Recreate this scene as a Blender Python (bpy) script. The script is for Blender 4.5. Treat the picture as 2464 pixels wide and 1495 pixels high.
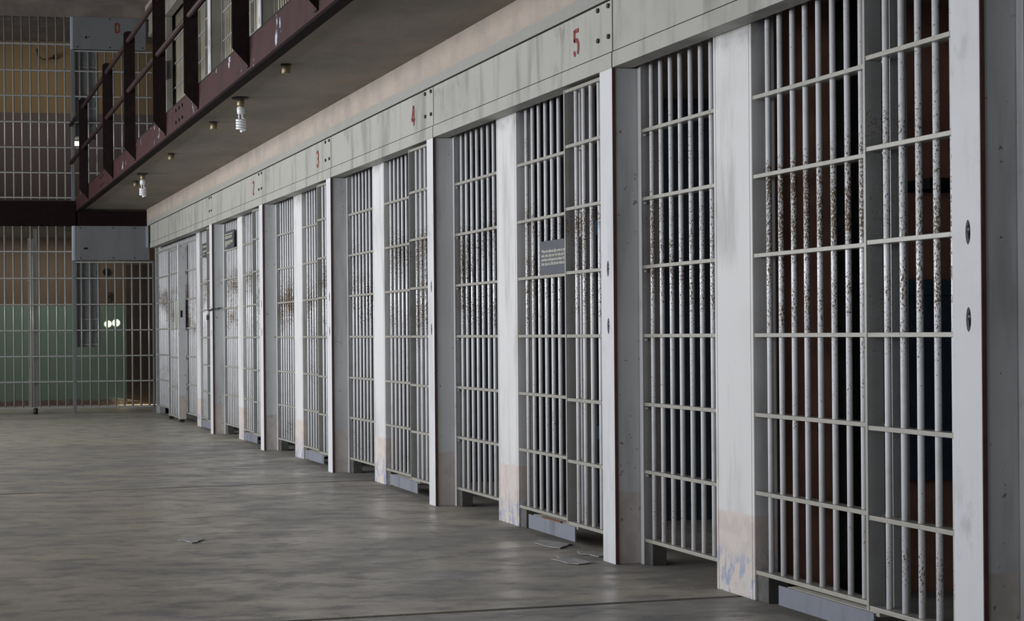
import bpy, bmesh, math, random
from mathutils import Vector, Matrix
random.seed(7)
for o in list(bpy.data.objects): bpy.data.objects.remove(o)
S = bpy.context.scene
COL = S.collection

# ------------------------------------------------------------------ camera
F, CX, CY, ROLL, TH, CAMZ = 3940.0, 494.0, 809.5, 0.008, math.atan2(690, 3940), 0.9975
fw = Vector((math.sin(TH), math.cos(TH), 0)); r0 = Vector((math.cos(TH), -math.sin(TH), 0)); u0 = Vector((0, 0, 1))
rt = r0 * math.cos(ROLL) - u0 * math.sin(ROLL); up = u0 * math.cos(ROLL) + r0 * math.sin(ROLL)
cam = bpy.data.cameras.new('camera'); co = bpy.data.objects.new('camera', cam); COL.objects.link(co)
M = Matrix((( rt.x, up.x, -fw.x, 0), (rt.y, up.y, -fw.y, 0), (rt.z, up.z, -fw.z, CAMZ), (0, 0, 0, 1)))
co.matrix_world = M
cam.sensor_fit = 'HORIZONTAL'; cam.sensor_width = 36; cam.lens = F / 2464 * 36
cam.shift_x = (1232 - CX) / 2464; cam.shift_y = (CY - 747.5) / 2464
cam.clip_start = 0.05; cam.clip_end = 200
S.camera = co
# ------------------------------------------------------------------ world, daylight through the hall windows, exposure
w = bpy.data.worlds.new('sky'); S.world = w; w.use_nodes = True
w.node_tree.nodes['Background'].inputs[0].default_value = (0.72, 0.82, 1.0, 1)
w.node_tree.nodes['Background'].inputs[1].default_value = 1.0
S.view_settings.view_transform = 'Standard'; S.view_settings.look = 'None'
S.view_settings.exposure = 0.0; S.view_settings.gamma = 1.0; S.view_settings.use_curve_mapping = False
WIN_Y = [-0.6, 3.0, 6.4, 9.8, 13.2, 16.6, 20.0]      # tall windows in the opposite (left) wall; first one added to brighten nearest pilaster
WIN_Z0, WIN_Z1, WIN_W, WALL_X = 0.9, 3.3, 2.0, -5.0
WIN_P = [62, 32, 88, 128, 144, 138, 92]
def area(name, loc, normal, sx, sy, power, color, spread=180):
    l = bpy.data.lights.new(name, 'AREA'); l.shape = 'RECTANGLE'; l.size = sx; l.size_y = sy; l.energy = power; l.color = color
    l.spread = math.radians(spread)
    o = bpy.data.objects.new(name, l); COL.objects.link(o); o.location = loc
    o.rotation_euler = Vector(normal).to_track_quat('-Z', 'Z').to_euler()
    return o
for y, p in zip(WIN_Y, WIN_P):
    area('window_daylight', (WALL_X + 0.02, y, (WIN_Z0 + WIN_Z1) / 2), (1, 0, 0), WIN_W, WIN_Z1 - WIN_Z0, p, (0.95, 0.97, 1.0), 130)
def spot(name, loc, target, power, deg, color, blend=0.15, r=0.01):
    l = bpy.data.lights.new(name, 'SPOT'); l.energy = power; l.spot_size = math.radians(deg); l.spot_blend = blend; l.color = color; l.shadow_soft_size = r
    o = bpy.data.objects.new(name, l); COL.objects.link(o); o.location = loc
    o.rotation_euler = (Vector(target) - Vector(loc)).to_track_quat('-Z', 'Y').to_euler()
    return o

# ------------------------------------------------------------------ material helper
class G:
    def __init__(s, name):
        s.m = bpy.data.materials.new(name); s.m.use_nodes = True; s.t = s.m.node_tree; s.n = s.t.nodes
        s.b = s.n['Principled BSDF']; s.pos = s.n.new('ShaderNodeNewGeometry').outputs['Position']
        s.rnd = s.n.new('ShaderNodeObjectInfo').outputs['Random']
        sx = s.n.new('ShaderNodeSeparateXYZ'); s.t.links.new(s.pos, sx.inputs[0]); s.x, s.y, s.z = sx.outputs
    def put(s, v, sock):
        if isinstance(v, (int, float)): sock.default_value = v
        elif isinstance(v, (tuple, list)): sock.default_value = (*v, 1) if len(v) == 3 and len(sock.default_value) == 4 else v
        else: s.t.links.new(v, sock)
    def math(s, op, a, b=0.0, c=0.0):
        n = s.n.new('ShaderNodeMath'); n.operation = op; n.use_clamp = False
        for i, v in enumerate((a, b, c)): s.put(v, n.inputs[i])
        return n.outputs[0]
    def noise(s, scale, stretch=(1, 1, 1), detail=4, rough=0.6, off=(0, 0, 0)):
        mp = s.n.new('ShaderNodeMapping'); s.t.links.new(s.pos, mp.inputs[0]); mp.inputs['Scale'].default_value = stretch; mp.inputs['Location'].default_value = off
        n = s.n.new('ShaderNodeTexNoise'); s.t.links.new(mp.outputs[0], n.inputs['Vector'])
        n.inputs['Scale'].default_value = scale; n.inputs['Detail'].default_value = detail; n.inputs['Roughness'].default_value = rough
        return n.outputs[0]
    def step(s, v, lo, hi):
        n = s.n.new('ShaderNodeMapRange'); n.interpolation_type = 'SMOOTHSTEP'; s.put(v, n.inputs[0]); s.put(lo, n.inputs[1]); s.put(hi, n.inputs[2])
        return n.outputs[0]
    def mix(s, f, a, b):
        n = s.n.new('ShaderNodeMix'); n.data_type = 'RGBA'; s.put(f, n.inputs[0]); s.put(a, n.inputs[6]); s.put(b, n.inputs[7]); return n.outputs[2]
    def scale(s, v, k):
        return s.math('MULTIPLY', v, k)
    def done(s, color, rough=0.5, bump=None, bstr=0.2, bdist=0.002, metal=0.0, spec=0.5):
        s.put(color, s.b.inputs['Base Color']); s.put(rough, s.b.inputs['Roughness']); s.b.inputs['Metallic'].default_value = metal
        s.b.inputs['Specular IOR Level'].default_value = spec
        if bump is not None:
            n = s.n.new('ShaderNodeBump'); n.inputs['Strength'].default_value = bstr; n.inputs['Distance'].default_value = bdist
            s.t.links.new(bump, n.inputs['Height']); s.t.links.new(n.outputs[0], s.b.inputs['Normal'])
        return s.m
MAT = {}
def plain(name, c, rough=0.5, metal=0.0, var=0.25, scale=20, spec=0.5):
    g = G(name); n = g.noise(scale); col = g.mix(g.step(n, .35, .7), tuple(x * (1 - var) for x in c), tuple(min(1, x * (1 + var * .5)) for x in c))
    return g.done(col, rough, n, .15, .002, metal, spec)
def painted(name, c, dado=True, blue=False, grime=1.0, chip=.70, top=False, spots=False):
    """old oil paint on steel: mottling, runs, chips; a pinkish band near the floor where the paint colour changes"""
    g = G(name); streak = g.noise(7, (1, 1, .18)); big = g.noise(1.6); fine = g.noise(120, detail=3); mid = g.noise(14)
    dirty = tuple(x * k for x, k in zip(c, (.60, .60, .585)))
    col = g.mix(g.scale(g.step(streak, .48, .72), .75 * grime), c, dirty)
    col = g.mix(g.scale(g.step(big, .5, .75), .35 * grime), col, dirty)
    if dado:
        zz = g.math('ADD', g.z, g.scale(mid, .035)); f = g.step(zz, .335, .322)
        pink = g.mix(g.step(mid, .45, .6), (c[0] * .93, c[1] * .84, c[2] * .79), (c[0] * .84, c[1] * .75, c[2] * .71))
        col = g.mix(f, col, pink)
        if blue:
            m = g.math('MULTIPLY', g.step(g.noise(26, (1, 1, .5)), .5, .56), g.step(g.math('ADD', g.z, g.scale(mid, .25)), .34, .18))
            col = g.mix(g.scale(m, .9), col, (.30, .34, .46))
            m = g.math('MULTIPLY', g.step(g.noise(18, (1, 1, .6), off=(3, 3, 1)), .58, .62), g.step(g.z, .14, .06))
            col = g.mix(m, col, (.55, .56, .58))
    if top:
        m = g.math('MULTIPLY', g.step(g.math('ADD', g.z, g.scale(mid, .16)), 2.12, 2.24), g.step(g.noise(5), .3, .6))
        col = g.mix(g.scale(m, .55), col, (.10, .09, .08))
    if not dado: col = g.mix(g.scale(g.math('MULTIPLY', g.step(g.noise(11, (1, .8, .5), detail=6, off=(3, 8, 1)), .56, .70), g.step(g.noise(1.3, off=(6, 1, 2)), .45, .6)), .55), col, tuple(x * .48 for x in c))
    if spots: col = g.mix(g.scale(g.step(g.noise(30, detail=3, off=(4, 4, 4)), .66, .71), .75), col, (.13, .11, .075))
    chips = g.math('MULTIPLY', g.step(fine, chip, chip + .03), g.step(g.noise(2.2, off=(5, 2, 7)), .42, .62))
    col = g.mix(chips, col, (.11, .085, .06))
    return g.done(col, g.math('ADD', .42, g.scale(mid, .2)), g.math('ADD', g.scale(mid, .6), g.scale(fine, .5)), .35, .0025)
def bars_mat(name, c, rusty=1.0):
    g = G(name); zone = g.noise(2.0, (1, .5, 1.4), detail=2); fine = g.noise(190, (1, 1, .6), detail=4, rough=.65); mid = g.noise(11)
    band = g.math('MULTIPLY', g.step(g.z, .85, 1.15), g.step(g.z, 1.75, 1.5))
    zone = g.math('MULTIPLY', zone, g.math('ADD', .86, g.scale(band, .14)))
    a = g.math('ADD', g.scale(zone, .55 * rusty), g.scale(band, .085 * rusty)); a = g.math('ADD', a, g.scale(g.rnd, .04))
    thr = g.math('SUBTRACT', .955, a)
    chips = g.step(fine, thr, g.math('ADD', thr, .035))
    col = g.mix(g.scale(g.step(mid, .45, .75), .5), c, (c[0] * .72, c[1] * .71, c[2] * .66))
    col = g.mix(chips, col, g.mix(mid, (.115, .082, .055), (.20, .14, .085)))
    return g.done(col, g.math('ADD', .27, g.scale(chips, .4)), fine, .3, .002, spec=.8)
def build_mats():
    MAT['post'] = painted('cream_steel_paint', (.66, .655, .65), blue=True, top=True, chip=.74)
    MAT['return'] = painted('grey_steel_paint', (.60, .615, .62), chip=.72, grime=.8, spots=True)
    MAT['plate'] = painted('pale_steel_paint', (.63, .63, .645), dado=False, chip=.74, grime=.6)
    MAT['edge'] = plain('red_brown_edge', (.10, .045, .04), .6)
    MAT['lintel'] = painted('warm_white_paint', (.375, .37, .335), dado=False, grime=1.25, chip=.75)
    MAT['bar'] = bars_mat('white_bar_paint', (.84, .84, .865), 1.12)
    MAT['rung'] = bars_mat('beige_rung_paint', (.355, .34, .30), .85)
    MAT['jamb'] = bars_mat('grey_jamb_paint', (.36, .365, .36), .9)
    MAT['barup'] = bars_mat('dim_lit_upper_bar_paint', (.42, .385, .30), 1.0)  # upper tier's dimmer, warmer light put into this bar colour
    MAT['backbar'] = bars_mat('far_grille_paint', (.30, .30, .285), .75)
    MAT['upper'] = painted('dim_lit_upper_paint', (.27, .26, .225), dado=False)  # steel colour darkened and warmed to carry the dim upper tier light
    g = G('maroon_paint'); n = g.noise(9, (1, 1, .35)); f = g.noise(15, (1, .6, .35), detail=5)
    col = g.mix(g.step(n, .4, .7), (.046, .0155, .0165), (.029, .010, .011))
    chip = g.math('MULTIPLY', g.step(f, .60, .615), g.step(g.noise(1.9, off=(2, 2, 2)), .54, .57))
    MAT['fascia'] = g.done(g.mix(chip, col, (.42, .44, .52)), .6, f, .2, spec=.25)
    MAT['maroon'] = plain('maroon_post_paint', (.016, .008, .0085), .6, var=.3, spec=.2)
    MAT['rail'] = plain('maroon_rail_paint', (.032, .016, .015), .55, var=.35, spec=.25)
    MAT['beam'] = plain('dark_maroon_beam', (.014, .007, .008), .8, var=.2, spec=.08)
    g = G('balcony_concrete'); a = g.noise(2.0, (1, .6, 1)); b = g.noise(9, (2.2, .5, 1)); c = g.noise(50)
    col = g.mix(g.step(a, .35, .7), (.25, .215, .175), (.18, .16, .135)); col = g.mix(g.scale(g.step(b, .5, .75), .4), col, (.15, .14, .12))
    col = g.mix(g.math('MULTIPLY', g.step(g.noise(3.5, off=(1, 4, 0)), .62, .75), .5), col, (.30, .20, .13))
    MAT['soffit'] = g.done(col, .85, c, .3, .004)
    g = G('pink_plaster'); a = g.noise(4.5, detail=6); b = g.noise(24, detail=6); zz = g.math('ADD', g.z, g.scale(g.math('SUBTRACT', a, .5), .05))
    col = g.mix(g.step(a, .35, .7), (.39, .325, .275), (.31, .27, .235)); col = g.mix(g.scale(g.step(b, .5, .8), .4), col, (.27, .22, .195))
    col = g.mix(g.scale(g.step(g.noise(60), .58, .7), .3), col, (.2, .17, .15)); col = g.mix(g.step(zz, 2.515, 2.500), col, g.mix(b, (.25, .25, .235), (.32, .315, .285)))
    MAT['pink'] = g.done(col, .8, b, .35, .004)
    for k, (c1, c2) in enumerate([((.50, .45, .375), (.30, .285, .265)), ((.48, .44, .375), (.29, .28, .265)), ((.44, .41, .355), (.265, .26, .255)), ((.54, .50, .41), (.43, .41, .34))]):
        g = G('worn_concrete'); a = g.noise(1.5, (.8, 1.1, 1), detail=8, rough=.68, off=(k, 0, 0)); b = g.noise(5.5, (.7, 1.1, 1), detail=7, rough=.68, off=(0, k, 0)); c = g.noise(38); d = g.noise(130, detail=2)
        col = g.mix(g.step(a, .34, .66), c1, c2)
        col = g.mix(g.scale(g.step(b, .47, .62), .62), col, (.175, .172, .18)); col = g.mix(g.scale(g.step(b, .44, .28), .5), col, (.45, .40, .33))
        col = g.mix(g.scale(g.step(g.noise(2.2, (1, 1.3, 1), off=(9, k, 0)), .58, .70), .4), col, (.24, .25, .29))
        col = g.mix(g.scale(g.step(d, .57, .70), .45), col, (.09, .088, .085))
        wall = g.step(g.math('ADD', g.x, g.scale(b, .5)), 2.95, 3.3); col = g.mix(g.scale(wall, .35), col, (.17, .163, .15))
        r = g.math('ADD', .27, g.scale(g.step(g.math('ADD', g.scale(a, .6), g.scale(b, .4)), .38, .62), .22))
        MAT['floor%d' % k] = g.done(col, g.math('ADD', r, g.scale(wall, .3)), g.math('ADD', g.scale(b, .3), g.scale(c, .3)), .06, .001, spec=.36)
    MAT['blue_cell'] = plain('blue_cell_paint', (.038, .062, .085), .7); MAT['pink_cell'] = plain('brown_cell_paint', (.33, .17, .125), .8, scale=5)
    MAT['cell_floor'] = plain('cell_concrete', (.10, .095, .09), .8); MAT['dark'] = plain('dark_void', (.012, .012, .014), .8, spec=.1)
    MAT['blue_cloth'] = plain('blue_cloth', (.03, .06, .11), .9); MAT['navy'] = plain('navy_steel', (.035, .05, .075), .5)
    g = G('tan_over_green_plaster'); a = g.noise(2.5); b = g.noise(9, detail=6)
    tan = g.mix(a, (.105, .07, .045), (.085, .058, .038)); gr = g.mix(a, (.125, .175, .125), (.095, .14, .11))
    col = g.mix(g.step(g.math('ADD', g.z, g.scale(a, .01)), 1.467, 1.463), tan, gr)
    col = g.mix(g.math('MULTIPLY', g.step(g.math('ADD', g.z, g.scale(b, .16)), .175, .15), g.step(b, .3, .5)), col, (.10, .06, .05))
    MAT['backwall'] = g.done(col, .75, b, .4, .006)
    g = G('ochre_over_mauve_plaster'); a = g.noise(2.5); b = g.noise(12)
    col = g.mix(g.step(g.math('ADD', g.z, g.scale(b, .01)), 4.285, 4.295), g.mix(a, (.150, .112, .106), (.12, .09, .087)), g.mix(a, (.27, .185, .095), (.23, .16, .085)))
    MAT['backup'] = g.done(col, .8, b, .3, .004)
    MAT['ceil'] = plain('ceiling_plaster', (.20, .17, .15), .85, scale=3); MAT['hall'] = plain('hall_plaster', (.34, .33, .31), .85, scale=3)
    MAT['boxgrey'] = painted('grey_box_paint', (.17, .177, .187), dado=False, grime=.6, chip=.76)
    MAT['box_pale'] = painted('pale_box_edge_paint', (.36, .39, .44), dado=False, grime=.5, chip=.7)
    MAT['door'] = plain('brown_door_paint', (.040, .026, .018), .7, scale=6); MAT['red'] = plain('red_stencil_paint', (.24, .022, .022), .6, var=.3, scale=60)
    MAT['bolt'] = plain('dark_bolt', (.045, .038, .033), .5, .4); MAT['sign'] = plain('slate_sign', (.062, .068, .082), .5, var=.1)
    MAT['text'] = plain('cream_lettering', (.62, .60, .52), .6, var=.05); MAT['text_dim'] = plain('dim_lettering', (.33, .32, .23), .6, var=.05); MAT['bulb'] = plain('white_glass', (.82, .83, .86), .25, var=.04)
    MAT['bulb_base'] = plain('white_plastic', (.72, .73, .74), .4, var=.05); MAT['brass'] = plain('aged_brass', (.20, .16, .09), .45, .5, scale=40)
    MAT['chain'] = plain('dark_chain_steel', (.10, .10, .11), .4, .7); MAT['blue'] = plain('blue_paper', (.12, .30, .52), .6, var=.1)
    MAT['kick'] = painted('kick_plate_paint', (.20, .21, .25), dado=False, chip=.66, grime=1.3); MAT['foot'] = plain('shaded_grimy_foot', (.11, .105, .10), .8); MAT['wood'] = plain('split_wood', (.20, .095, .055), .8, scale=30)  # foot colour holds the shade beneath the bars as well as grime
    MAT['chip'] = plain('pale_spall', (.42, .41, .40), .8); MAT['frame'] = plain('window_frame_paint', (.3, .3, .28), .6)
build_mats()

# ------------------------------------------------------------------ mesh helpers
CACHE = {}
def link(name, me, mat=None, parent=None, loc=(0, 0, 0)):
    o = bpy.data.objects.new(name, me); COL.objects.link(o)
    if mat is not None and not me.materials: me.materials.append(MAT[mat])
    if parent is not None:
        o.parent = parent; base = Vector((0, 0, 0)); p = parent
        while p is not None: base += p.location; p = p.parent
        o.location = Vector(loc) - base
    else: o.location = loc
    return o
def tag(o, label, cat, group=None, kind=None):
    o['label'] = label
    if cat: o['category'] = cat
    if group: o['group'] = group
    o['kind'] = kind or 'thing'
    return o
def structure(o, label=None):
    o['kind'] = 'structure'
    if label: o['label'] = label
    return o
def thing(name, loc, label, cat, group=None):
    o = bpy.data.objects.new(name, None); o.empty_display_size = .1; COL.objects.link(o); o.location = loc
    return tag(o, label, cat, group)
def box_me(sx, sy, sz, bev, mat):
    k = ('box', round(sx, 4), round(sy, 4), round(sz, 4), bev, mat)
    if k not in CACHE:
        bm = bmesh.new(); bmesh.ops.create_cube(bm, size=1); bmesh.ops.scale(bm, vec=(sx, sy, sz), verts=bm.verts)
        if bev: bmesh.ops.bevel(bm, geom=bm.edges[:], offset=bev, segments=2, affect='EDGES', profile=.6)
        me = bpy.data.meshes.new('box'); bm.to_mesh(me); bm.free(); me.materials.append(MAT[mat]); CACHE[k] = me
    return CACHE[k]
def box(name, x, y, z, mat, parent=None, bev=0.0):
    return link(name, box_me(x[1] - x[0], y[1] - y[0], z[1] - z[0], bev, mat), None, parent, ((x[0] + x[1]) / 2, (y[0] + y[1]) / 2, (z[0] + z[1]) / 2))
def cyl_me(r, L, mat, seg=12, r2=None):
    k = ('cyl', round(r, 5), round(L, 4), mat, seg, r2)
    if k not in CACHE:
        bm = bmesh.new(); bmesh.ops.create_cone(bm, cap_ends=True, segments=seg, radius1=r, radius2=r if r2 is None else r2, depth=L)
        for f in bm.faces: f.smooth = len(f.verts) == 4
        me = bpy.data.meshes.new('rod'); bm.to_mesh(me); bm.free(); me.materials.append(MAT[mat]); CACHE[k] = me
    return CACHE[k]
def rod(name, x, y, z0, z1, r, mat, parent=None, seg=12):
    return link(name, cyl_me(r, z1 - z0, mat, seg), None, parent, (x, y, (z0 + z1) / 2))
def rod_between(name, a, b, r, mat, parent=None, seg=12):
    a, b = Vector(a), Vector(b)
    o = link(name, cyl_me(r, (b - a).length, mat, seg), None, parent, (a + b) / 2); o.rotation_euler = (b - a).to_track_quat('Z', 'Y').to_euler(); return o
def tube_me(pts, r, mat, seg=8, closed=False):
    pts = [Vector(p) for p in pts]; n = len(pts); bm = bmesh.new(); rings = []
    for i, p in enumerate(pts):
        t = (pts[(i + 1) % n] - pts[i - 1]) if closed else (pts[min(i + 1, n - 1)] - pts[max(i - 1, 0)])
        t.normalize(); a = t.orthogonal() if i == 0 else (a - t * a.dot(t)); a.normalize(); b = t.cross(a)
        rings.append([bm.verts.new(p + (a * math.cos(2 * math.pi * j / seg) + b * math.sin(2 * math.pi * j / seg)) * r) for j in range(seg)])
    for i in range(n if closed else n - 1):
        A, B = rings[i], rings[(i + 1) % n]
        for j in range(seg):
            f = bm.faces.new((A[j], A[(j + 1) % seg], B[(j + 1) % seg], B[j])); f.smooth = True
    if not closed: bm.faces.new(rings[0][::-1]); bm.faces.new(rings[-1])
    bmesh.ops.recalc_face_normals(bm, faces=bm.faces)
    me = bpy.data.meshes.new('tube'); bm.to_mesh(me); bm.free(); me.materials.append(MAT[mat]); return me
def lathe_me(prof, mat, seg=20):
    bm = bmesh.new(); rings = []
    for r, z in prof: rings.append([bm.verts.new((r * math.cos(2 * math.pi * j / seg), r * math.sin(2 * math.pi * j / seg), z)) for j in range(seg)])
    for A, B in zip(rings, rings[1:]):
        for j in range(seg):
            f = bm.faces.new((A[j], A[(j + 1) % seg], B[(j + 1) % seg], B[j])); f.smooth = True
    bm.faces.new(rings[0]); bm.faces.new(rings[-1]); bmesh.ops.recalc_face_normals(bm, faces=bm.faces)
    me = bpy.data.meshes.new('lathe'); bm.to_mesh(me); bm.free(); me.materials.append(MAT[mat]); return me
def prism_me(pts, depth, mat, axis_u, axis_v):
    """outline (u,v) extruded by depth along u x v; pts counter-clockwise"""
    U, V = Vector(axis_u), Vector(axis_v); N = U.cross(V); bm = bmesh.new()
    A = [bm.verts.new(U * p[0] + V * p[1]) for p in pts]; B = [bm.verts.new(U * p[0] + V * p[1] + N * depth) for p in pts]
    bm.faces.new(A[::-1]); bm.faces.new(B)
    for i in range(len(pts)):
        j = (i + 1) % len(pts); bm.faces.new((A[i], A[j], B[j], B[i]))
    bmesh.ops.recalc_face_normals(bm, faces=bm.faces)
    me = bpy.data.meshes.new('prism'); bm.to_mesh(me); bm.free(); me.materials.append(MAT[mat]); return me
def stroke_me(lines, wd, mat, U, V, depth=.0012):
    U, V = Vector(U), Vector(V); N = U.cross(V); bm = bmesh.new()
    for ln in lines:
        P = [Vector((*p, 0)) for p in ln]; L, R = [], []
        for i, p in enumerate(P):
            t = (P[min(i + 1, len(P) - 1)] - P[max(i - 1, 0)]).normalized(); nn = Vector((-t.y, t.x, 0)) * wd / 2
            for q, lst in ((p + nn, L), (p - nn, R)): lst.append(bm.verts.new(U * q.x + V * q.y + N * depth))
        for i in range(len(P) - 1): bm.faces.new((L[i], R[i], R[i + 1], L[i + 1]))
    bmesh.ops.recalc_face_normals(bm, faces=bm.faces)
    me = bpy.data.meshes.new('stencil'); bm.to_mesh(me); bm.free(); me.materials.append(MAT[mat]); return me
def arc(cx, cy, rx, ry, a0, a1, n=10):
    return [(cx + rx * math.cos(math.radians(a0 + (a1 - a0) * i / n)), cy + ry * math.sin(math.radians(a0 + (a1 - a0) * i / n))) for i in range(n + 1)]
GLYPH = {   # unit height 1, width ~.5
 '5': [[(.10, .93), (.46, .93)], [(.07, .98), (.07, .54)], [(.07, .56), (.14, .60)] + arc(.22, .32, .21, .28, 95, -55, 12), arc(.22, .30, .20, .26, 200, 250, 4)],
 '4': [[(.30, 1), (.04, .32)], [(.02, .30), (.30, .30)], [(.36, .98), (.36, .02)], [(.36, .30), (.50, .30)]],
 '3': [arc(.23, .74, .2, .22, 160, 60, 8), arc(.23, .74, .2, .22, 40, -80, 8), arc(.23, .28, .21, .26, 80, -40, 8), arc(.23, .28, .21, .24, -60, -160, 8)],
 '2': [arc(.24, .74, .2, .22, 165, 60, 8), arc(.24, .74, .2, .22, 40, -30, 6) + [(.30, .45), (.10, .14)], [(.02, .06), (.46, .06)]],
 'D': [[(.07, 0), (.07, 1)], [(.14, .94), (.24, .94)] + arc(.22, .70, .21, .24, 80, 0, 6) + [(.43, .52)], [(.43, .46)] + arc(.22, .30, .21, .24, 0, -80, 6) + [(.14, .06)]],
}
def glyph(ch, h, wd, U, V, parent, loc, name='stencilled_mark'):
    me = stroke_me([[(x * wd / .5, y * h) for x, y in ln] for ln in GLYPH[ch]], h * .15, 'red', U, V)
    o = link(name, me, None, parent, loc); o['label'] = 'red stencilled %s' % ('letter ' + ch if ch.isalpha() else 'number ' + ch); return o
def text(body, size, loc, parent, U=(0, -1, 0), V=(0, 0, 1), align='LEFT', sx=1.0, name='lettering'):
    c = bpy.data.curves.new('lettering', 'FONT'); c.body = body; c.size = size; c.align_x = align; c.materials.append(MAT['text']); c.resolution_u = 2
    c.offset = .00035; tmp = bpy.data.objects.new('tmp', c); COL.objects.link(tmp); bpy.context.view_layer.update()
    me = bpy.data.meshes.new_from_object(tmp.evaluated_get(bpy.context.evaluated_depsgraph_get())); bpy.data.objects.remove(tmp)
    o = bpy.data.objects.new(name, me); COL.objects.link(o); U, V = Vector(U), Vector(V); N = U.cross(V)
    o.parent = parent; o.rotation_euler = Matrix((U, V, N)).transposed().to_euler(); o.scale = (sx, 1, 1)
    o.location = Vector(loc) - parent.location; return o

# ------------------------------------------------------------------ setting: floor slabs, hall shell
D = 2.955                                            # plane of the cell fronts
def slab(y0a, y0b, y1a, y1b, mat, parent):           # floor slab between two saw joints (a = left end, b = right end)
    xa, xb, g = -5.2, 5.4, .02
    pts = [(xa, y0a + g), (xb, y0b + g), (xb, y1b - g), (xa, y1a - g)]
    return link('slab', prism_me(pts, .08, mat, (1, 0, 0), (0, 1, 0)), None, parent, (0, 0, -.08))
floor = box('floor', (-5.2, 5.4), (-5.2, 24.3), (-.2, -.078), 'dark'); structure(floor, 'worn grey concrete hall floor in wide slabs')
slab(-5.2, -5.2, 1.0, 1.2, 'floor1', floor); slab(1.0, 1.2, 5.0, 5.95, 'floor2', floor); slab(5.0, 5.95, 9.65, 11.22, 'floor0', floor)
slab(9.65, 11.22, 15.14, 15.08, 'floor1', floor); slab(15.14, 15.08, 19.9, 19.9, 'floor3', floor); slab(19.9, 19.9, 24.3, 24.3, 'floor0', floor)
ceiling = structure(box('ceiling', (-5.2, 5.4), (-5.2, 24.3), (5.33, 5.5), 'ceil'), 'dim brown plaster ceiling of the hall')
structure(box('trim_1', (-5.0, 3.3), (21.33, 21.5), (5.185, 5.33), 'ceil'), 'brown plaster beam along the top of the far wall')
wl = bpy.data.objects.new('wall_left', None); COL.objects.link(wl); structure(wl, 'hall wall with tall windows opposite the cells')
ys = [-5.2] + [v for y in WIN_Y for v in (y - WIN_W / 2, y + WIN_W / 2)] + [24.3]
for i in range(0, len(ys), 2): box('wall_pier', (WALL_X - .2, WALL_X), (ys[i], ys[i + 1]), (0, 5.33), 'hall', wl)
for y in WIN_Y:
    box('sill_wall', (WALL_X - .2, WALL_X), (y - WIN_W / 2, y + WIN_W / 2), (0, WIN_Z0), 'hall', wl)
    box('head_wall', (WALL_X - .2, WALL_X), (y - WIN_W / 2, y + WIN_W / 2), (WIN_Z1, 5.33), 'hall', wl)
structure(box('wall_rear', (-5.2, 5.4), (-5.4, -5.2), (0, 5.33), 'hall'), 'plain hall wall behind')
structure(box('wall_back', (-5.2, 5.4), (24.0, 24.2), (0, 2.62), 'backwall'), 'tan over green plaster wall behind the far ground floor grille')
structure(box('wall_back_upper', (-5.2, 5.4), (24.0, 24.2), (2.62, 5.33), 'backup'), 'ochre over mauve plaster wall behind the far upper grille')
structure(box('floor_upper', (-5.0, 5.4), (21.5, 24.0), (2.46, 2.76), 'soffit'), 'upper floor slab behind the far grilles')

# cells: back wall, ceilings, partitions
YK = [4.17, 6.645, 9.137, 11.537, 13.925, 16.41, 18.84]
PF = [4.30, 6.773, 9.254, 11.665, 14.062, 16.56]
UP = 2.72
structure(box('wall_right', (5.2, 5.4), (-5.2, 24.0), (0, 5.33), 'blue_cell'), 'dark blue back wall of the cells')
structure(box('ceiling_cells', (3.06, 5.2), (-5.2, 21.3), (2.24, 2.70), 'soffit'), 'concrete slab over the ground floor cells')
structure(box('ceiling_upper_cells', (3.06, 5.2), (11.4, 21.3), (4.96, 5.33), 'soffit'), 'concrete slab over the upper cells')
PARTS = [5.69, 8.12, 10.56, 12.93, 15.37, 17.78, 3.2, 21.2]
for k, y in enumerate(PARTS):
    for lev in (0, 1):
        if lev and k not in (3, 4, 5, 7): continue
        z0 = lev * UP
        p = box('wall_partition', (3.155, 5.2), (y + .005, y + .105), (z0 - (.02 if lev else 0), z0 + 2.24), 'pink_cell' if k == 0 else 'blue_cell')
        structure(p, 'brown partition between the two nearest cells' if k == 0 else 'dark blue partition between cells')
structure(box('wall_front', (2.962, 3.06), (-5.2, 21.3), (2.449, 2.668), 'pink'), 'pink plaster band between cell headers and walkway')
structure(box('wall_front_upper', (2.962, 3.06), (11.4, 21.3), (5.165, 5.33), 'pink'), 'plaster band over the upper cell headers')
structure(box('wall_front_upper', (2.962, 3.06), (4.0, 11.38), (2.81, 5.33), 'upper'), 'plain upper tier front hidden behind the walkway edge')
structure(box('wall_front_rear', (2.955, 3.2), (-5.2, 1.6), (0, 2.445), 'hall'), 'plain wall beside the camera')

# ------------------------------------------------------------------ walkway, edge beam, railing
structure(box('walkway_slab', (2.075, 3.06), (-5.2, 21.45), (2.668, 2.80), 'soffit'), 'stained concrete walkway slab over the hall')
eb = thing('edge_beam', (2.05, 8, 2.66), 'maroon steel channel with chipped paint along the walkway edge', 'beam')
box('web', (2.04, 2.06), (-5.2, 21.36), (2.655, 2.845), 'fascia', eb)
box('bottom_flange', (2.04, 2.108), (-5.2, 21.36), (2.636, 2.655), 'beam', eb)
box('top_flange', (2.04, 2.10), (-5.2, 21.36), (2.845, 2.858), 'maroon', eb)
for yj in (12.75, 18.3):
    for dz in (2.705, 2.80):
        for dy in (-.16, 0, .16):
            o = link('bolt', cyl_me(.013, .014, 'bolt', 8), None, eb, (2.034, yj + dy, dz)); o.rotation_euler = (0, math.pi / 2, 0)
rl = thing('railing', (1.97, 14, 2.66), 'dark maroon pipe railing on angle iron posts along the walkway', 'railing')
pts = [(-.105, .125), (0, 0), (0, 1.0)]
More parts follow.
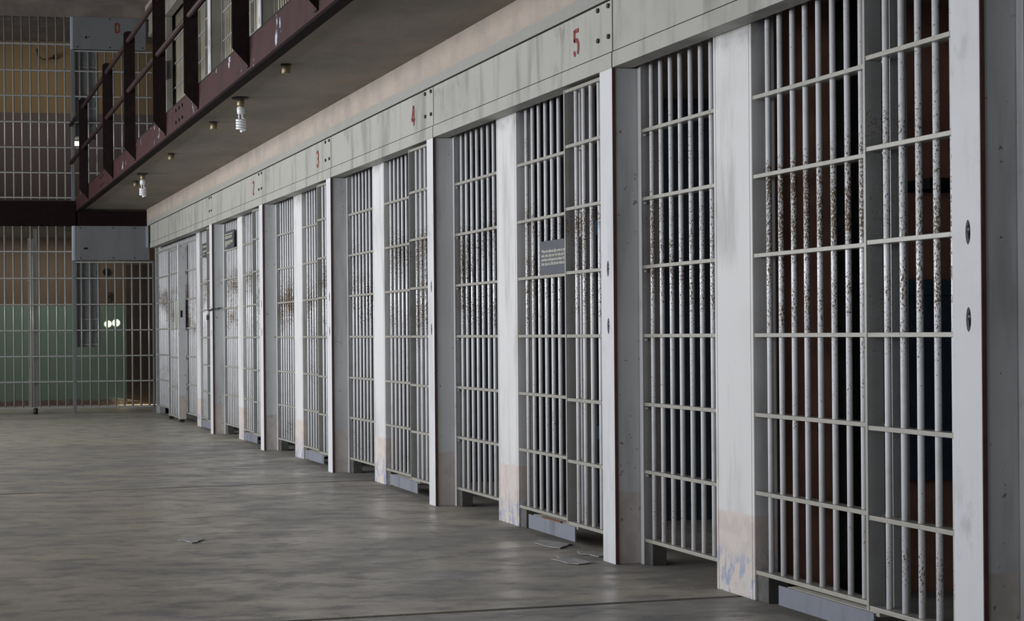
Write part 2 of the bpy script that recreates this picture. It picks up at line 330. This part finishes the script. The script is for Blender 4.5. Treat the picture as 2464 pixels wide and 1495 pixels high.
def post_me():
    k = 'railpost'
    if k not in CACHE:
        out = [(-.108, .115), (.0, .0), (.0, 1.19)] + [(-.054 + .054 * math.cos(math.radians(a)), 1.19 + .03 * math.sin(math.radians(a))) for a in (30, 60, 90, 120, 150)] + [(-.108, 1.19)]
        CACHE[k] = prism_me(out, .008, 'maroon', (1, 0, 0), (0, 0, 1))
    return CACHE[k]
for y in (8.2, 9.98, 11.85, 13.45, 15.38, 17.19, 19.77):
    o = link('rail_post', post_me(), None, rl, (2.038, y, 2.67))
    box('angle_leg', (2.028, 2.038), (y - .008, y + .05), (2.67, 3.86), 'rail', o)
rod_between('top_rail', (1.975, 6.5, 3.835), (1.975, 21.35, 3.77), .024, 'rail', rl)
rod_between('mid_rail', (1.975, 6.5, 3.395), (1.975, 21.35, 3.275), .024, 'rail', rl)

# ------------------------------------------------------------------ cell fronts
RZ = [.105, .40, .69, .985, 1.28, 1.573, 1.866]
NAMES = ['nearest', 'number 5', 'number 4', 'number 3', 'number 2', 'sixth from the front', 'corner']
def hdr(i): return 'the nearest header' if i == 0 else ('the header marked red ' + ['', 'five', 'four', 'three', 'two'][i] if i <= 4 else 'the blank header next to the corner')
def cell_bolt(loc, parent):
    o = link('bolt', cyl_me(.011, .012, 'bolt', 8), None, parent, loc); o.rotation_euler = (0, math.pi / 2, 0)
def keyplate_me(h):                                   # face plate with two oval key slots cut through it
    k = ('keyplate', round(h, 3))
    if k in CACHE: return CACHE[k]
    bm = bmesh.new(); w_ = .133
    def loop(pp):
        vs = [bm.verts.new((0, p[0], p[1])) for p in pp]; return [bm.edges.new((vs[i], vs[(i + 1) % len(vs)])) for i in range(len(vs))]
    e = loop([(0, 0), (w_, 0), (w_, h), (0, h)])
    for zc in (1.277, 1.028): e += loop([(.058 + .0115 * math.cos(a), zc + .036 * math.sin(a)) for a in [2 * math.pi * i / 14 for i in range(14)]])
    bmesh.ops.triangle_fill(bm, use_beauty=True, edges=e)
    r = bmesh.ops.extrude_face_region(bm, geom=bm.faces[:]); bmesh.ops.translate(bm, vec=(.009, 0, 0), verts=[v for v in r['geom'] if isinstance(v, bmesh.types.BMVert)])
    bmesh.ops.recalc_face_normals(bm, faces=bm.faces)
    me = bpy.data.meshes.new('keyplate'); bm.to_mesh(me); bm.free(); me.materials.append(MAT['plate']); CACHE[k] = me; return me
def header(i, y0, y1, z0, label, number=None, grp='steel header panels over the cells'):
    t = thing('cell_header', (3.0, (y0 + y1) / 2, z0 + 2.14), label, 'panel', grp)
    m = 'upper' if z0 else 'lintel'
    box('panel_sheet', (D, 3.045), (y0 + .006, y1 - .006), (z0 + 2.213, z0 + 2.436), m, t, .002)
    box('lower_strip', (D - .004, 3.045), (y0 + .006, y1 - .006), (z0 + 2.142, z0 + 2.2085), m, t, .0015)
    if i < 7 and not z0:
        for dy in (.035, .145):
            for dz in (2.415, 2.282): cell_bolt((D - .002, y0 + dy, dz), t)
    if number: glyph(number, .125, .062, (0, -1, 0), (0, 0, 1), t, (D - .001, y0 + .42, 2.255))
def pilaster(i, y0, y1, z0, label, grp='pilasters between the cells'):
    t = thing('pilaster', (3.0, (y0 + y1) / 2, z0), label, 'pilaster', grp)
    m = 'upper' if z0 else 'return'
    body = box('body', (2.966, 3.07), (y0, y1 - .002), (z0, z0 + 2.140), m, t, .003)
    h = 2.140
    p = link('face_plate', keyplate_me(h), None, t, (D - .006, y0 - .004, z0)); p.scale = (1, (y1 - y0) / .133, 1)
    if not z0:
        box('plate_edge', (D - .006, D + .008), (y0 - .0075, y0 - .004), (0, 2.14), 'edge', t)
        for zc in (1.277, 1.028):
            s = box('slot_back', (D + .0035, D + .0105), (y0 + .036, y0 + .072), (zc - .042, zc + .042), 'dark', t)
            link('key_lever', cyl_me(.007, .02, 'chain', 8), None, s, (D + .001, y0 + .054, zc + .008))
def white_post(y0, y1, z0, label, grp='broad steel posts'):
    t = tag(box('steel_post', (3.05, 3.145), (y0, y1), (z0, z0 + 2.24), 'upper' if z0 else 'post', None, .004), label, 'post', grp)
    if not z0:
        for dy in (.018, y1 - y0 - .018): box('weld_seam', (3.0485, 3.0505), (y0 + dy - .002, y0 + dy + .002), (.0, 2.2), 'post', t)
    return t
def grille(name, x, y0, y1, ybars, z0, label, cat='grille', grp=None, depth=.058, top=2.22, rungs=RZ, bar='bar', rung='rung', r=.0103, zb=None):
    t = thing(name, (x, (y0 + y1) / 2, z0), label, cat, grp)
    for z in rungs: box('cross_bar', (x, x + depth), (y0, y1), (z0 + z - .0075, z0 + z + .0075), rung, t, .0015)
    for y in ybars: rod('bar', x + depth / 2 + random.uniform(-.001, .001), y, z0 + (rungs[0] if zb is None else zb), z0 + top, r, bar, t)
    return t
def narrow(i, Yf, post_far, z0, label):
    ys = [Yf - .067 - .0896 * k for k in range(9)]
    ys = [y for y in ys if y > post_far + .02][:7]
    t = grille('fixed_grille', 3.072, post_far, Yf - .030, ys, z0, label, grp='narrow fixed grilles' if not z0 else 'upper narrow grilles', bar='barup' if z0 else 'bar', rung='jamb' if z0 else 'rung')
    box('jamb', (3.071, 3.15), (Yf - .030, Yf - .002), (z0, z0 + 2.22), 'jamb', t, .002)
    box('jamb_edge', (3.066, 3.071), (Yf - .032, Yf - .001), (z0, z0 + 2.14), 'upper' if z0 else 'plate', t, .0015)
    if not z0:
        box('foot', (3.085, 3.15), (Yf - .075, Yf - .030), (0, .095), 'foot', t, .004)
        for z in RZ[1:]: 
            o = link('weld_bead', lathe_me([(.002, -.006), (.009, -.003), (.010, .002), (.004, .006)], 'jamb', 8) if 'bead' not in CACHE else CACHE['bead'], None, t, (3.085, Yf - .034, z - .018)); CACHE['bead'] = o.data
    return t
def wide(i, post_near, stile, z0, label):
    end = stile
    ys = [post_near - .061 - .0865 * k for k in range(12)]; ys = [y for y in ys if y > end + .06]
    t = grille('door_grille', 3.055, end, post_near, ys, z0, label, grp='wide barred panels beside the gates' if not z0 else 'upper wide panels', bar='barup' if z0 else 'bar', rung='jamb' if z0 else 'rung')
    box('end_stile', (3.055, 3.115), (end - .005, end), (z0 + .098, z0 + 2.22), 'jamb', t, .0015)
    if not z0:
        a, b = post_near - .24, post_near - .83
        k = box('kick_plate', (3.010, 3.018), (b, a), (.022, .092), 'kick', t, .0015)
        k.rotation_euler = (math.radians(random.uniform(-.3, .5)), 0, 0)
        box('kick_ledge', (3.018, 3.10), (b - .02, a - .05), (.082, .0955), 'rung', t)
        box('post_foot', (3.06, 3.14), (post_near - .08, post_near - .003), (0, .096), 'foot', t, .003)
        if abs(post_near - 8.061) < .01: box('wood_splinter', (3.008, 3.022), (a - .42, a - .18), (.092, .099), 'wood', t)
    return t
def gate(i, stile, plate_far, z0, label):
    ys = [stile - .078 - .0855 * k for k in range(8)]; ys = [y for y in ys if y > plate_far + .004]
    t = grille('sliding_gate', 2.966, plate_far + .003, stile - .01, ys, z0, label, 'gate', 'sliding gates' if not z0 else 'upper sliding gates', depth=.054, top=2.118,
               rungs=[.118] + [.405, .69, .985, 1.278, 1.574, 1.863] + [2.12], bar='barup' if z0 else 'bar', rung='jamb' if z0 else 'rung')
    box('stile', (2.966, 3.022), (stile - .011, stile), (z0 + .11, z0 + 2.128), 'jamb', t, .0012)
    box('stile_edge', (2.9635, 2.966), (stile - .0115, stile + .0005), (z0 + .11, z0 + 2.128), 'jamb' if z0 else 'rung', t)
    return t
BAYS = [  # Yn, Yf, post near, post far, stile, plate far
 (4.17, 6.645, 5.634, 5.929, 4.767, 4.30), (6.645, 9.137, 8.061, 8.357, 7.214, 6.773), (9.137, 11.537, 10.509, 10.777, 9.667, 9.254),
 (11.537, 13.925, 12.87, 13.166, 12.009, 11.665), (13.925, 16.41, 15.334, 15.571, 14.437, 14.062), (16.41, 18.84, 17.733, 17.978, 16.80, 16.56)]
for i, (Yn, Yf, pn, pf, st, pl) in enumerate(BAYS):
    h = hdr(i)
    hl = ['pale steel header panel without a number, nearest and largest in view', 'pale steel header panel stencilled with a red five', 'pale steel header panel stencilled with a red four',
          'pale steel header panel stencilled with a red three', 'pale steel header panel stencilled with a red two', 'blank pale steel header panel between the red two panel and the corner panel'][i]
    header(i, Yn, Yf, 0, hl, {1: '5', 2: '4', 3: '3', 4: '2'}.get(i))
    pil = ['grey pilaster with rust spots, largest and nearest', 'grey pilaster with keyhole plate under the near end of the red five header', 'grey pilaster with keyhole plate under the near end of the red four header',
           'grey pilaster with keyhole plate under the near end of the red three header', 'grey pilaster with keyhole plate under the near end of the red two header', 'grey pilaster crossed by the padlocked chain'][i]
    pilaster(i, Yn, pl, 0, pil)
    white_post(pn, pf, 0, 'broad white steel post with pinkish worn foot under ' + h)
    if i < 5: narrow(i, Yf, pf, 0, 'narrow barred panel beyond the white post, under ' + h)
    wide(i, pn, st, 0, 'wide barred panel beside its white post, under ' + h)
    gate(i, st, pl, 0, 'narrow sliding gate of bars set forward, under ' + h)
    if i >= 3:
        u = ['upper tier, beyond the fifth railing post', 'upper tier, left of the second nearest railing post in view', 'upper tier, between the third and fourth railing posts'][i - 3]
        u2 = ['nearest one seen through the railing', 'middle one seen through the railing', 'farthest one seen through the railing'][i - 3]
        header(i, Yn, Yf, UP, 'upper tier steel header panel, ' + u2, None, 'upper header panels')
        pilaster(i, Yn, pl, UP, 'upper tier pilaster, ' + u2, 'upper pilasters')
        white_post(pn, pf, UP, 'upper tier broad steel post, ' + u2, 'upper steel posts')
        if i < 5: narrow(i, Yf, pf, UP, 'upper tier narrow barred panel, ' + u2)
        wide(i, pn, st, UP, 'upper tier wide barred panel, ' + u2)
        gate(i, st, pl, UP, 'upper tier sliding gate, ' + u2)
# first bars past the nearest pilaster, at the photo's right edge
t = grille('fixed_grille', 3.072, 3.45, 4.140, [4.17 - .067 - .0896 * k for k in range(7)], 0, 'narrow barred panel beyond the nearest pilaster, cut by the edge of view', grp='narrow fixed grilles')
box('jamb', (3.071, 3.15), (4.140, 4.168), (0, 2.22), 'jamb', t, .002); box('jamb_edge', (3.066, 3.071), (4.138, 4.169), (0, 2.14), 'plate', t, .0015)
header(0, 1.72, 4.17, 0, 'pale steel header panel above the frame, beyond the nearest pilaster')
# corner bay: continuous bars from the far wall to the last white post, open leaf in front
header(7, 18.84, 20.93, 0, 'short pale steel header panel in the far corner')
ys = [21.12 - .088 * k for k in range(36)]; ys = [y for y in ys if y > 17.99]
cg = grille('corner_grille', 3.072, 17.978, 21.23, ys, 0, 'long barred panel in the far corner behind the leaf with solid stile', grp=None, r=.0085, rungs=[.105, .44, .765, 1.095, 1.43, 1.76, 2.09])
box('jamb', (3.065, 3.15), (21.23, 21.29), (0, 2.22), 'jamb', cg, .003)
box('foot', (3.07, 3.15), (21.02, 21.20), (0, .095), 'jamb', cg, .004)
lf = grille('corner_gate', 2.985, 18.84, 19.62, [18.93 + .125 * k for k in range(6)], 0, 'barred gate leaf with solid grey stile and lock plate near the far corner', 'gate', depth=.05, top=2.03, r=.009,
            rungs=[.05, .40, .75, 1.09, 1.42, 1.745, 2.03])
box('hinge_stile', (2.985, 3.045), (19.62, 19.66), (.04, 2.05), 'jamb', lf, .002)
box('lock_stile', (2.975, 3.062), (18.79, 18.84), (.035, 2.07), 'return', lf, .003)
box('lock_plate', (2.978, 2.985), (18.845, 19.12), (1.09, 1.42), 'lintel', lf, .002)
s = box('key_opening', (3.0, 3.02), (18.786, 18.79), (1.22, 1.30), 'dark', lf)
box('stile_foot', (2.99, 3.04), (18.795, 18.835), (0, .035), 'bolt', lf)
box('hinge_foot', (2.99, 3.04), (19.60, 19.65), (0, .04), 'bolt', lf)
# upper corner bay
header(7, 18.84, 20.93, UP, 'upper tier short header panel in the far corner above the D panel height')
ucg = grille('corner_grille', 3.072, 17.978, 21.23, ys, UP, 'upper tier long barred panel in the far corner', grp=None, bar='barup', rung='jamb', top=2.2)
box('jamb', (3.065, 3.15), (21.23, 21.29), (UP, UP + 2.22), 'upper', ucg, .003)
uj = thing('hinged_jamb', (3.0, 19.75, UP), 'pale upright with hinge bracket on the upper tier behind the railing', 'post')
box('upright', (2.975, 3.05), (19.55, 19.85), (UP, UP + 2.14), 'upper', uj, .003); box('hinge_bracket', (2.955, 2.975), (19.5, 19.75), (4.1, 4.32), 'boxgrey', uj, .004)

# ------------------------------------------------------------------ far end: grilles, header boxes, beams
YB = 21.4
def far_grille(name, x0, x1, xs, z0, z1, rungs, label, grp):
    t = thing(name, ((x0 + x1) / 2, YB, z0), label, 'grille', grp)
    for z in rungs: box('cross_bar', (x0, x1), (YB - .02, YB + .03), (z - .009, z + .009), 'jamb', t)
    for x in xs: rod('bar', x, YB + .005, z0, z1, .0125, 'backbar', t, 10)
    return t
RB = [.082, .42, .752, 1.089, 1.427, 1.77, 2.118]; RU = [2.822, 3.147, 3.477, 3.808, 4.149, 4.48, 4.827]
xl = [1.11 + .1122 * k for k in range(-8, 8)]
a = far_grille('far_grille', .16, 1.985, xl, .082, 2.453, RB, 'ground floor barred partition below the dark beam with an open gate behind', 'far barred partitions')
rod('foot_stub', 1.495, YB, 0, .08, .03, 'bolt', a)
b = far_grille('far_grille', 2.03, 3.06, [2.107 + .1112 * k for k in range(9)],   .082, 1.995, RB[:-1] + [1.98], 'ground floor barred partition under the blank grey header box', 'far barred partitions')
box('frame_post', (1.985, 2.03), (YB - .025, YB + .035), (0, 1.998), 'boxgrey', b, .004)
box('frame_post', (3.045, 3.07), (YB - .02, YB + .03), (.0, 1.998), 'boxgrey', b, .003)
far_grille('far_grille', .16, 1.985, [1.127 + .1118 * k for k in range(-8, 8)], 2.80, 5.185, RU, 'upper barred partition before ochre wall, beside the D panel', 'far barred partitions')
c = far_grille('far_grille', 2.03, 3.06, [2.107 + .1112 * k for k in range(9)], 2.80, 4.762, RU[:-1] + [4.745], 'upper barred partition under the D panel, behind the railing', 'far barred partitions')
box('frame_post', (1.985, 2.03), (YB - .025, YB + .035), (2.78, 4.762), 'boxgrey', c, .004)
hb = thing('header_box', (2.5, YB, 2.0), 'blank grey steel header box over the far ground floor grille', 'panel')
box('box_sheet', (2.03, 3.0), (YB - .07, YB + .04), (2.005, 2.452), 'boxgrey', hb, .004); box('edge_trim', (1.985, 2.03), (YB - .075, YB + .036), (2.0, 2.455), 'box_pale', hb, .012)
box('slot', (2.135, 2.185), (YB - .074, YB - .068), (2.145, 2.168), 'dark', hb)
for x in (2.09, 2.52, 2.80):
    for z in (2.035, 2.425):
        o = link('rivet', cyl_me(.008, .008, 'bolt', 8), None, hb, (x, YB - .072, z)); o.rotation_euler = (math.pi / 2, 0, 0)
box('corner_angle', (2.955, 2.985), (YB - .09, YB - .07), (2.17, 2.45), 'box_pale', hb, .002)
db = thing('header_box', (2.5, YB, 4.77), 'grey steel header panel stencilled with a red D', 'panel')
box('edge_trim', (1.985, 2.02), (YB - .072, YB + .036), (4.763, 5.185), 'box_pale', db, .008); box('box_sheet', (2.02, 2.975), (YB - .07, YB + .04), (4.765, 5.185), 'boxgrey', db, .004); glyph('D', .13, .066, (1, 0, 0), (0, 0, 1), db, (2.565, YB - .0715, 4.98), 'stencilled_mark')
for x, z, r in ((2.185, 4.915, .014), (2.22, 4.92, .006), (2.07, 4.79, .008), (2.5, 4.79, .008), (2.5, 5.16, .008), (2.93, 4.79, .008)):
    o = link('bolt_hole', cyl_me(r, .006, 'dark', 10), None, db, (x, YB - .072, z)); o.rotation_euler = (math.pi / 2, 0, 0)
tag(box('floor_beam', (-4.9, 2.03), (21.47, 21.62) if 0 else (YB - .06, YB + .09), (2.455, 2.775), 'beam', None, .004), 'dark maroon beam between the upper and lower far grilles', 'beam')
tag(box('floor_beam', (2.06, 2.955), (21.28, YB - .07), (2.455, 2.64), 'beam', None, .004), 'near black beam below the walkway end, over the header box', 'beam')
for z, zt, l in ((.868, 2.0, 'ground floor'), (3.635, 4.78, 'upper floor')):
    mb = thing('lock_box', (2.2, 21.75, z), 'tall grey lock mechanism box behind the %s far grille' % l, 'box')
    box('casing', (2.055, 2.355), (21.44, 21.80), (z, zt), 'boxgrey', mb, .004)
    for zz in (z + .03, z + .36, z + .9): box('cover_rib', (2.09, 2.32), (21.432, 21.44), (zz, zz + .012), 'jamb', mb); box('cover_plate', (2.10, 2.31), (21.434, 21.44), (zz + .03, zz + .10), 'boxgrey', mb, .002)
og = thing('open_gate', (1.5, 21.5, 0), 'open swing gate seen edge-on behind the far ground floor grille', 'gate')
box('hinge_upright', (1.485, 1.535), (21.45, 21.50), (.06, 2.42), 'backbar', og, .003); box('free_upright', (1.47, 1.505), (22.28, 22.33), (.06, 2.35), 'backbar', og, .003)
for z in RB: box('cross_bar', (1.475, 1.515), (21.5, 22.28), (z - .008, z + .008), 'rung', og)
for k in range(7): rod('bar', 1.495, 21.6 + .1 * k, .08, 2.3, .011, 'backbar', og, 8)
# back room details
d1 = structure(box('door_1', (3.02, 3.75), (23.95, 23.99), (.045, 2.06), 'door'), 'dark brown door in the far back wall')
vt = tag(link('wall_vent', cyl_me(.055, .03, 'dark', 20), None, None, (2.735, 23.985, 1.955)), 'round black vent on the tan wall behind the far grille', 'vent'); vt.rotation_euler = (math.pi / 2, 0, 0)
sb = tag(box('switch_box', (2.72, 2.80), (23.96, 23.998), (1.52, 1.66), 'door', None, .004), 'small brown switch box on the tan wall below the vent', 'box'); box('switch_toggle', (2.752, 2.768), (23.945, 23.96), (1.58, 1.61), 'dark', sb)
cb = tag(link('wall_cable', tube_me([(1.73, 23.9, 5.20), (1.74, 23.85, 5.1), (1.80, 23.83, 5.04), (1.90, 23.84, 5.05), (2.0, 23.88, 5.09)], .014, 'edge')), 'short curved brown cable high behind the upper far grille', 'cable')
box('cable_clip', (1.97, 2.03), (23.9, 24.0), (5.07, 5.13), 'bolt', cb)
g = G('daylight_pane'); g.b.inputs['Emission Color'].default_value = (1, .95, .78, 1); g.b.inputs['Emission Strength'].default_value = 2.2; MAT['pane'] = g.done((.9, .88, .75), .4)
wn = structure(box('window_1', (2.055, 2.16), (21.83, 21.86), (3.545, 3.625), 'frame'), 'tiny bright window opening under the upper lock box')
box('pane', (2.064, 2.15), (21.825, 21.83), (3.556, 3.616), 'pane', wn)
spot('wall_sun_patch', (3.6, 22.2, 1.35), (2.75, 24, 1.19), 2300, 3.1, (1, .93, .68), .6); spot('wall_sun_patch', (3.6, 22.25, 1.4), (2.87, 24, 1.205), 2800, 3.4, (1, .93, .68), .6)
area('door_gap_daylight', (3.22, 23.90, .06), (-.2, -.15, -1), .7, .06, 1.2, (1, .86, .55)); area('back_room_fill', (1.6, 23.2, 2.35), (0, .1, -1), 2.5, .8, 15, (1, .95, .85))  # back room lamp is an unseen fill added to lift the walls there
area('upper_room_fill', (1.6, 22.8, 5.15), (0, .3, -1), 2.5, .8, 8, (1, .93, .8))  # unseen fill lamp facing down from just below the ceiling

# ------------------------------------------------------------------ lamps and pipe stubs under the walkway
def cfl(x, y, label):
    t = thing('spiral_lamp', (x, y, 2.668), label, 'light bulb', 'spiral bulbs under the walkway')
    link('ceiling_plate', lathe_me([(.02, -.018), (.055, -.012), (.062, -.004), (.058, 0)], 'bolt'), None, t, (x, y, 2.668))
    link('socket', lathe_me([(.022, -.062), (.026, -.055), (.026, -.025), (.022, -.012)], 'brass'), None, t, (x, y, 2.668))
    link('ballast', lathe_me([(.018, -.118), (.026, -.112), (.028, -.075), (.018, -.062)], 'bulb_base'), None, t, (x, y, 2.668))
    for s in (-1, 1): rod('neck_tube', x + s * .012, y, 2.668 - .150, 2.668 - .116, .006, 'bulb', t, 8)
    hp = [(.029 * math.cos(a), .029 * math.sin(a), -.150 - .075 * a / (8 * math.pi)) for a in [8 * math.pi * k / 72 for k in range(73)]]
    hp = [(.012, 0, -.148)] + hp + [(.012, .012, -.232), (0, 0, -.236)]
    link('spiral_tube', tube_me(hp, .0085, 'bulb', 8), None, t, (x, y, 2.668))
cfl(2.235, 11.25, 'white spiral bulb on a dark ceiling plate, the nearer of two'); cfl(2.27, 16.6, 'white spiral bulb beside a brass stub, the farther of two')
def stub(x, y, label):
    t = thing('pipe_stub', (x, y, 2.668), label, 'pipe', 'pipe stubs under the walkway')
    link('flange', lathe_me([(.030, -.012), (.033, -.008), (.033, 0)], 'bolt', 16), None, t, (x, y, 2.668))
    link('cap', lathe_me([(.024, -.060), (.028, -.055), (.028, -.014), (.026, -.010)], 'brass', 16), None, t, (x, y, 2.668))
stub(2.242, 9.84, 'short brass pipe stub under the walkway, nearest and highest in view'); stub(2.279, 12.56, 'short brass pipe stub just beyond the nearer spiral bulb')
stub(2.285, 14.77, 'short brass pipe stub midway between the two spiral bulbs'); stub(2.308, 17.41, 'short brass pipe stub beside the farther spiral bulb')

# ------------------------------------------------------------------ signs, papers
def rounded(w_, h, r=.018):
    p = []
    for cx, cy, a0 in ((w_ - r, r, -90), (w_ - r, h - r, 0), (r, h - r, 90), (r, r, 180)): p += [(cx + r * math.cos(math.radians(a0 + k * 22.5)), cy + r * math.sin(math.radians(a0 + k * 22.5))) for k in range(5)]
    return p
sg = thing('notice_sign', (3.05, 7.735, 1.283), 'slate grey sign with four lines of quotation behind the bars of cell five', 'sign')
link('sign_board', prism_me(rounded(.46, .165), .004, 'sign', (0, -1, 0), (0, 0, 1)), None, sg, (3.052, 7.735, 1.288))
L = ['\u201cWhen the cellhouse lights come on, you', 'wash, dress, clean your cell, make your bed in', 'accordance with approved methods. At the', 'door, step out, close the door without slam']
for k, s in enumerate(L): text(s, .0225, (3.0475, 7.715, 1.288 + .1075 - .0205 * k), sg, sx=.80)
text('1972 In', .0225, (3.0475, 7.375, 1.288 + .1075 - .0205 * 4), sg, sx=.80, align='CENTER')
def small_sign(x, y0, y1, z0, z1, rows, label):
    t = thing('notice_sign', (x, y1, z0), label, 'sign')
    link('sign_board', prism_me(rounded(y1 - y0, z1 - z0, .01), .004, 'sign', (0, -1, 0), (0, 0, 1)), None, t, (x, y1, z0))
    for zf, a, b in rows:
        box('text_line', (x - .0052, x - .004), (y1 - (y1 - y0) * b, y1 - (y1 - y0) * a), (z0 + (z1 - z0) * zf - .0055, z0 + (z1 - z0) * zf + .0055), 'text_dim', t)
small_sign(3.066, 15.80, 16.33, 1.872, 2.05, [(.82, .08, .85), (.70, .08, .80), (.62, .08, .78), (.42, .08, .88), (.34, .08, .86), (.26, .08, .60), (.16, .08, .30)], 'dark sign with pale lines, high on bars under the red two header')
small_sign(3.048, 17.22, 17.52, 1.85, 2.0, [(.8, .1, .8), (.72, .1, .9), (.45, .1, .9), (.37, .1, .7), (.2, .1, .5)], 'dark narrow sign high on the bars beside the chained pilaster')
tag(box('blue_notice', (3.455, 3.52), (8.113, 8.12), (1.515, 1.59), 'blue'), 'small blue and white notice high inside cell five', 'notice'); tag(box('blue_paper', (3.46, 3.52), (8.115, 8.122), (.44, .51), 'blue'), 'small light blue paper low inside cell five', 'paper')

# ------------------------------------------------------------------ chain and padlock
ch = thing('lock_chain', (2.945, 16.56, 1.27), 'dark chain stretched across the pilaster to the barred panel', 'chain')
pts = [Vector((2.938, 16.60, 1.27)), Vector((2.942, 16.50, 1.262)), Vector((2.944, 16.385, 1.27)), Vector((2.99, 16.375, 1.277)), Vector((3.05, 16.365, 1.288))]
link_pts = [(.006 * math.cos(a) * (1), 0, .0115 * math.sin(a) * 1.25) for a in [2 * math.pi * k / 12 for k in range(12)]]
lme = tube_me([(.0075 * math.cos(a), 0, .016 * math.sin(a)) for a in [2 * math.pi * k / 14 for k in range(14)]], .0032, 'chain', 6, True)
path = []
for A, B in zip(pts, pts[1:]):
    n = max(1, round((B - A).length / .021)); path += [(A.lerp(B, k / n), B - A) for k in range(n)]
for k, (p, d) in enumerate(path):
    o = link('chain_link', lme, None, ch, p); o.rotation_euler = (d.to_track_quat('Z', 'Y') @ Matrix.Rotation(math.pi / 2 * (k % 2), 3, 'Z').to_quaternion()).to_euler()
pk = thing('padlock', (2.938, 16.60, 1.15), 'dark padlock hanging from the chain at the gate', 'padlock')
link('lock_body', prism_me([(-.024, 0), (.024, 0), (.026, .03), (.022, .052), (-.022, .052), (-.026, .03)], .022, 'chain', (0, -1, 0), (0, 0, 1)), None, pk, (2.946, 16.60, 1.165))
link('shackle', tube_me([(0, -.016, 0), (0, -.016, .03)] + [(0, -.016 * math.cos(math.radians(a)), .03 + .016 * math.sin(math.radians(a))) for a in range(20, 180, 20)] + [(0, .016, .03), (0, .016, 0)], .004, 'plate', 8), None, pk, (2.936, 16.60, 1.215))

# ------------------------------------------------------------------ inside the nearest cell
bk = thing('wall_bunk', (4.2, 5.66, .42), 'dark navy steel bunk folded against the wall of the nearest cell', 'bunk')
box('bunk_board', (3.66, 5.19), (5.63, 5.68), (.43, 1.13), 'navy', bk, .006); box('bunk_rim', (3.65, 5.19), (5.62, 5.69), (1.13, 1.19), 'blue_cell', bk, .006)
box('bunk_bracket', (3.80, 3.84), (5.66, 5.694), (.43, 1.16), 'dark', bk)
sh = thing('wall_shelf', (4.2, 5.6, 1.5), 'black steel shelf on the brown wall of the nearest cell', 'shelf'); box('shelf_board', (3.70, 5.19), (5.52, 5.693), (1.525, 1.565), 'dark', sh, .004); box('shelf_bracket', (3.9, 3.93), (5.56, 5.693), (1.44, 1.525), 'dark', sh)
dp = thing('duct_casing', (3.46, 5.66, 0), 'black vertical duct casing in the nearest cell', 'duct'); box('duct_cover', (3.41, 3.53), (5.60, 5.69), (0, 2.235), 'dark', dp, .004); box('duct_seam', (3.465, 3.475), (5.595, 5.60), (.02, 2.2), 'navy', dp)
hc = thing('hanging_cloth', (3.57, 5.6, 1.2), 'dark blue cloth hanging beside the black duct in the nearest cell', 'cloth'); link('cloth_folds', prism_me([(-.05, 0), (-.03, -.012), (-.01, .004), (.015, -.012), (.04, .002), (.045, .018), (-.05, .018)], -1.05, 'blue_cloth', (1, 0, 0), (0, 1, 0)), None, hc, (3.585, 5.64, 1.25)); box('cloth_hook', (3.575, 3.595), (5.63, 5.694), (1.245, 1.275), 'bolt', hc)

# ------------------------------------------------------------------ floor damage by the cells
def chip_me(r, n, h, seed):
    rr = random.Random(seed); return prism_me([(r * (1 + .35 * rr.uniform(-1, 1)) * math.cos(2 * math.pi * k / n), r * .5 * (1 + .35 * rr.uniform(-1, 1)) * math.sin(2 * math.pi * k / n)) for k in range(n)], h, 'chip', (0, 1, 0), (-1, 0, 0))
for k, (x, y, r, lab) in enumerate([(2.93, 7.33, .13, 'pale flake of spalled concrete below the kick plate of cell five'), (2.98, 6.98, .10, 'grey flake of broken concrete near the foot of the red five pilaster'), (2.80, 6.78, .12, 'pale patch of scaled concrete in front of the red five pilaster'),
                                    (1.30, 7.9, .10, 'small scaled patch in the middle of the open floor')]):
    me = chip_me(r, 11, .003, k)
    o = link('concrete_flake', me, None, None, (x, y, .003)); tag(o, lab, 'debris', 'floor flakes'); o.rotation_euler = (math.pi, 0, 0) if 0 else (0, 0, 0)
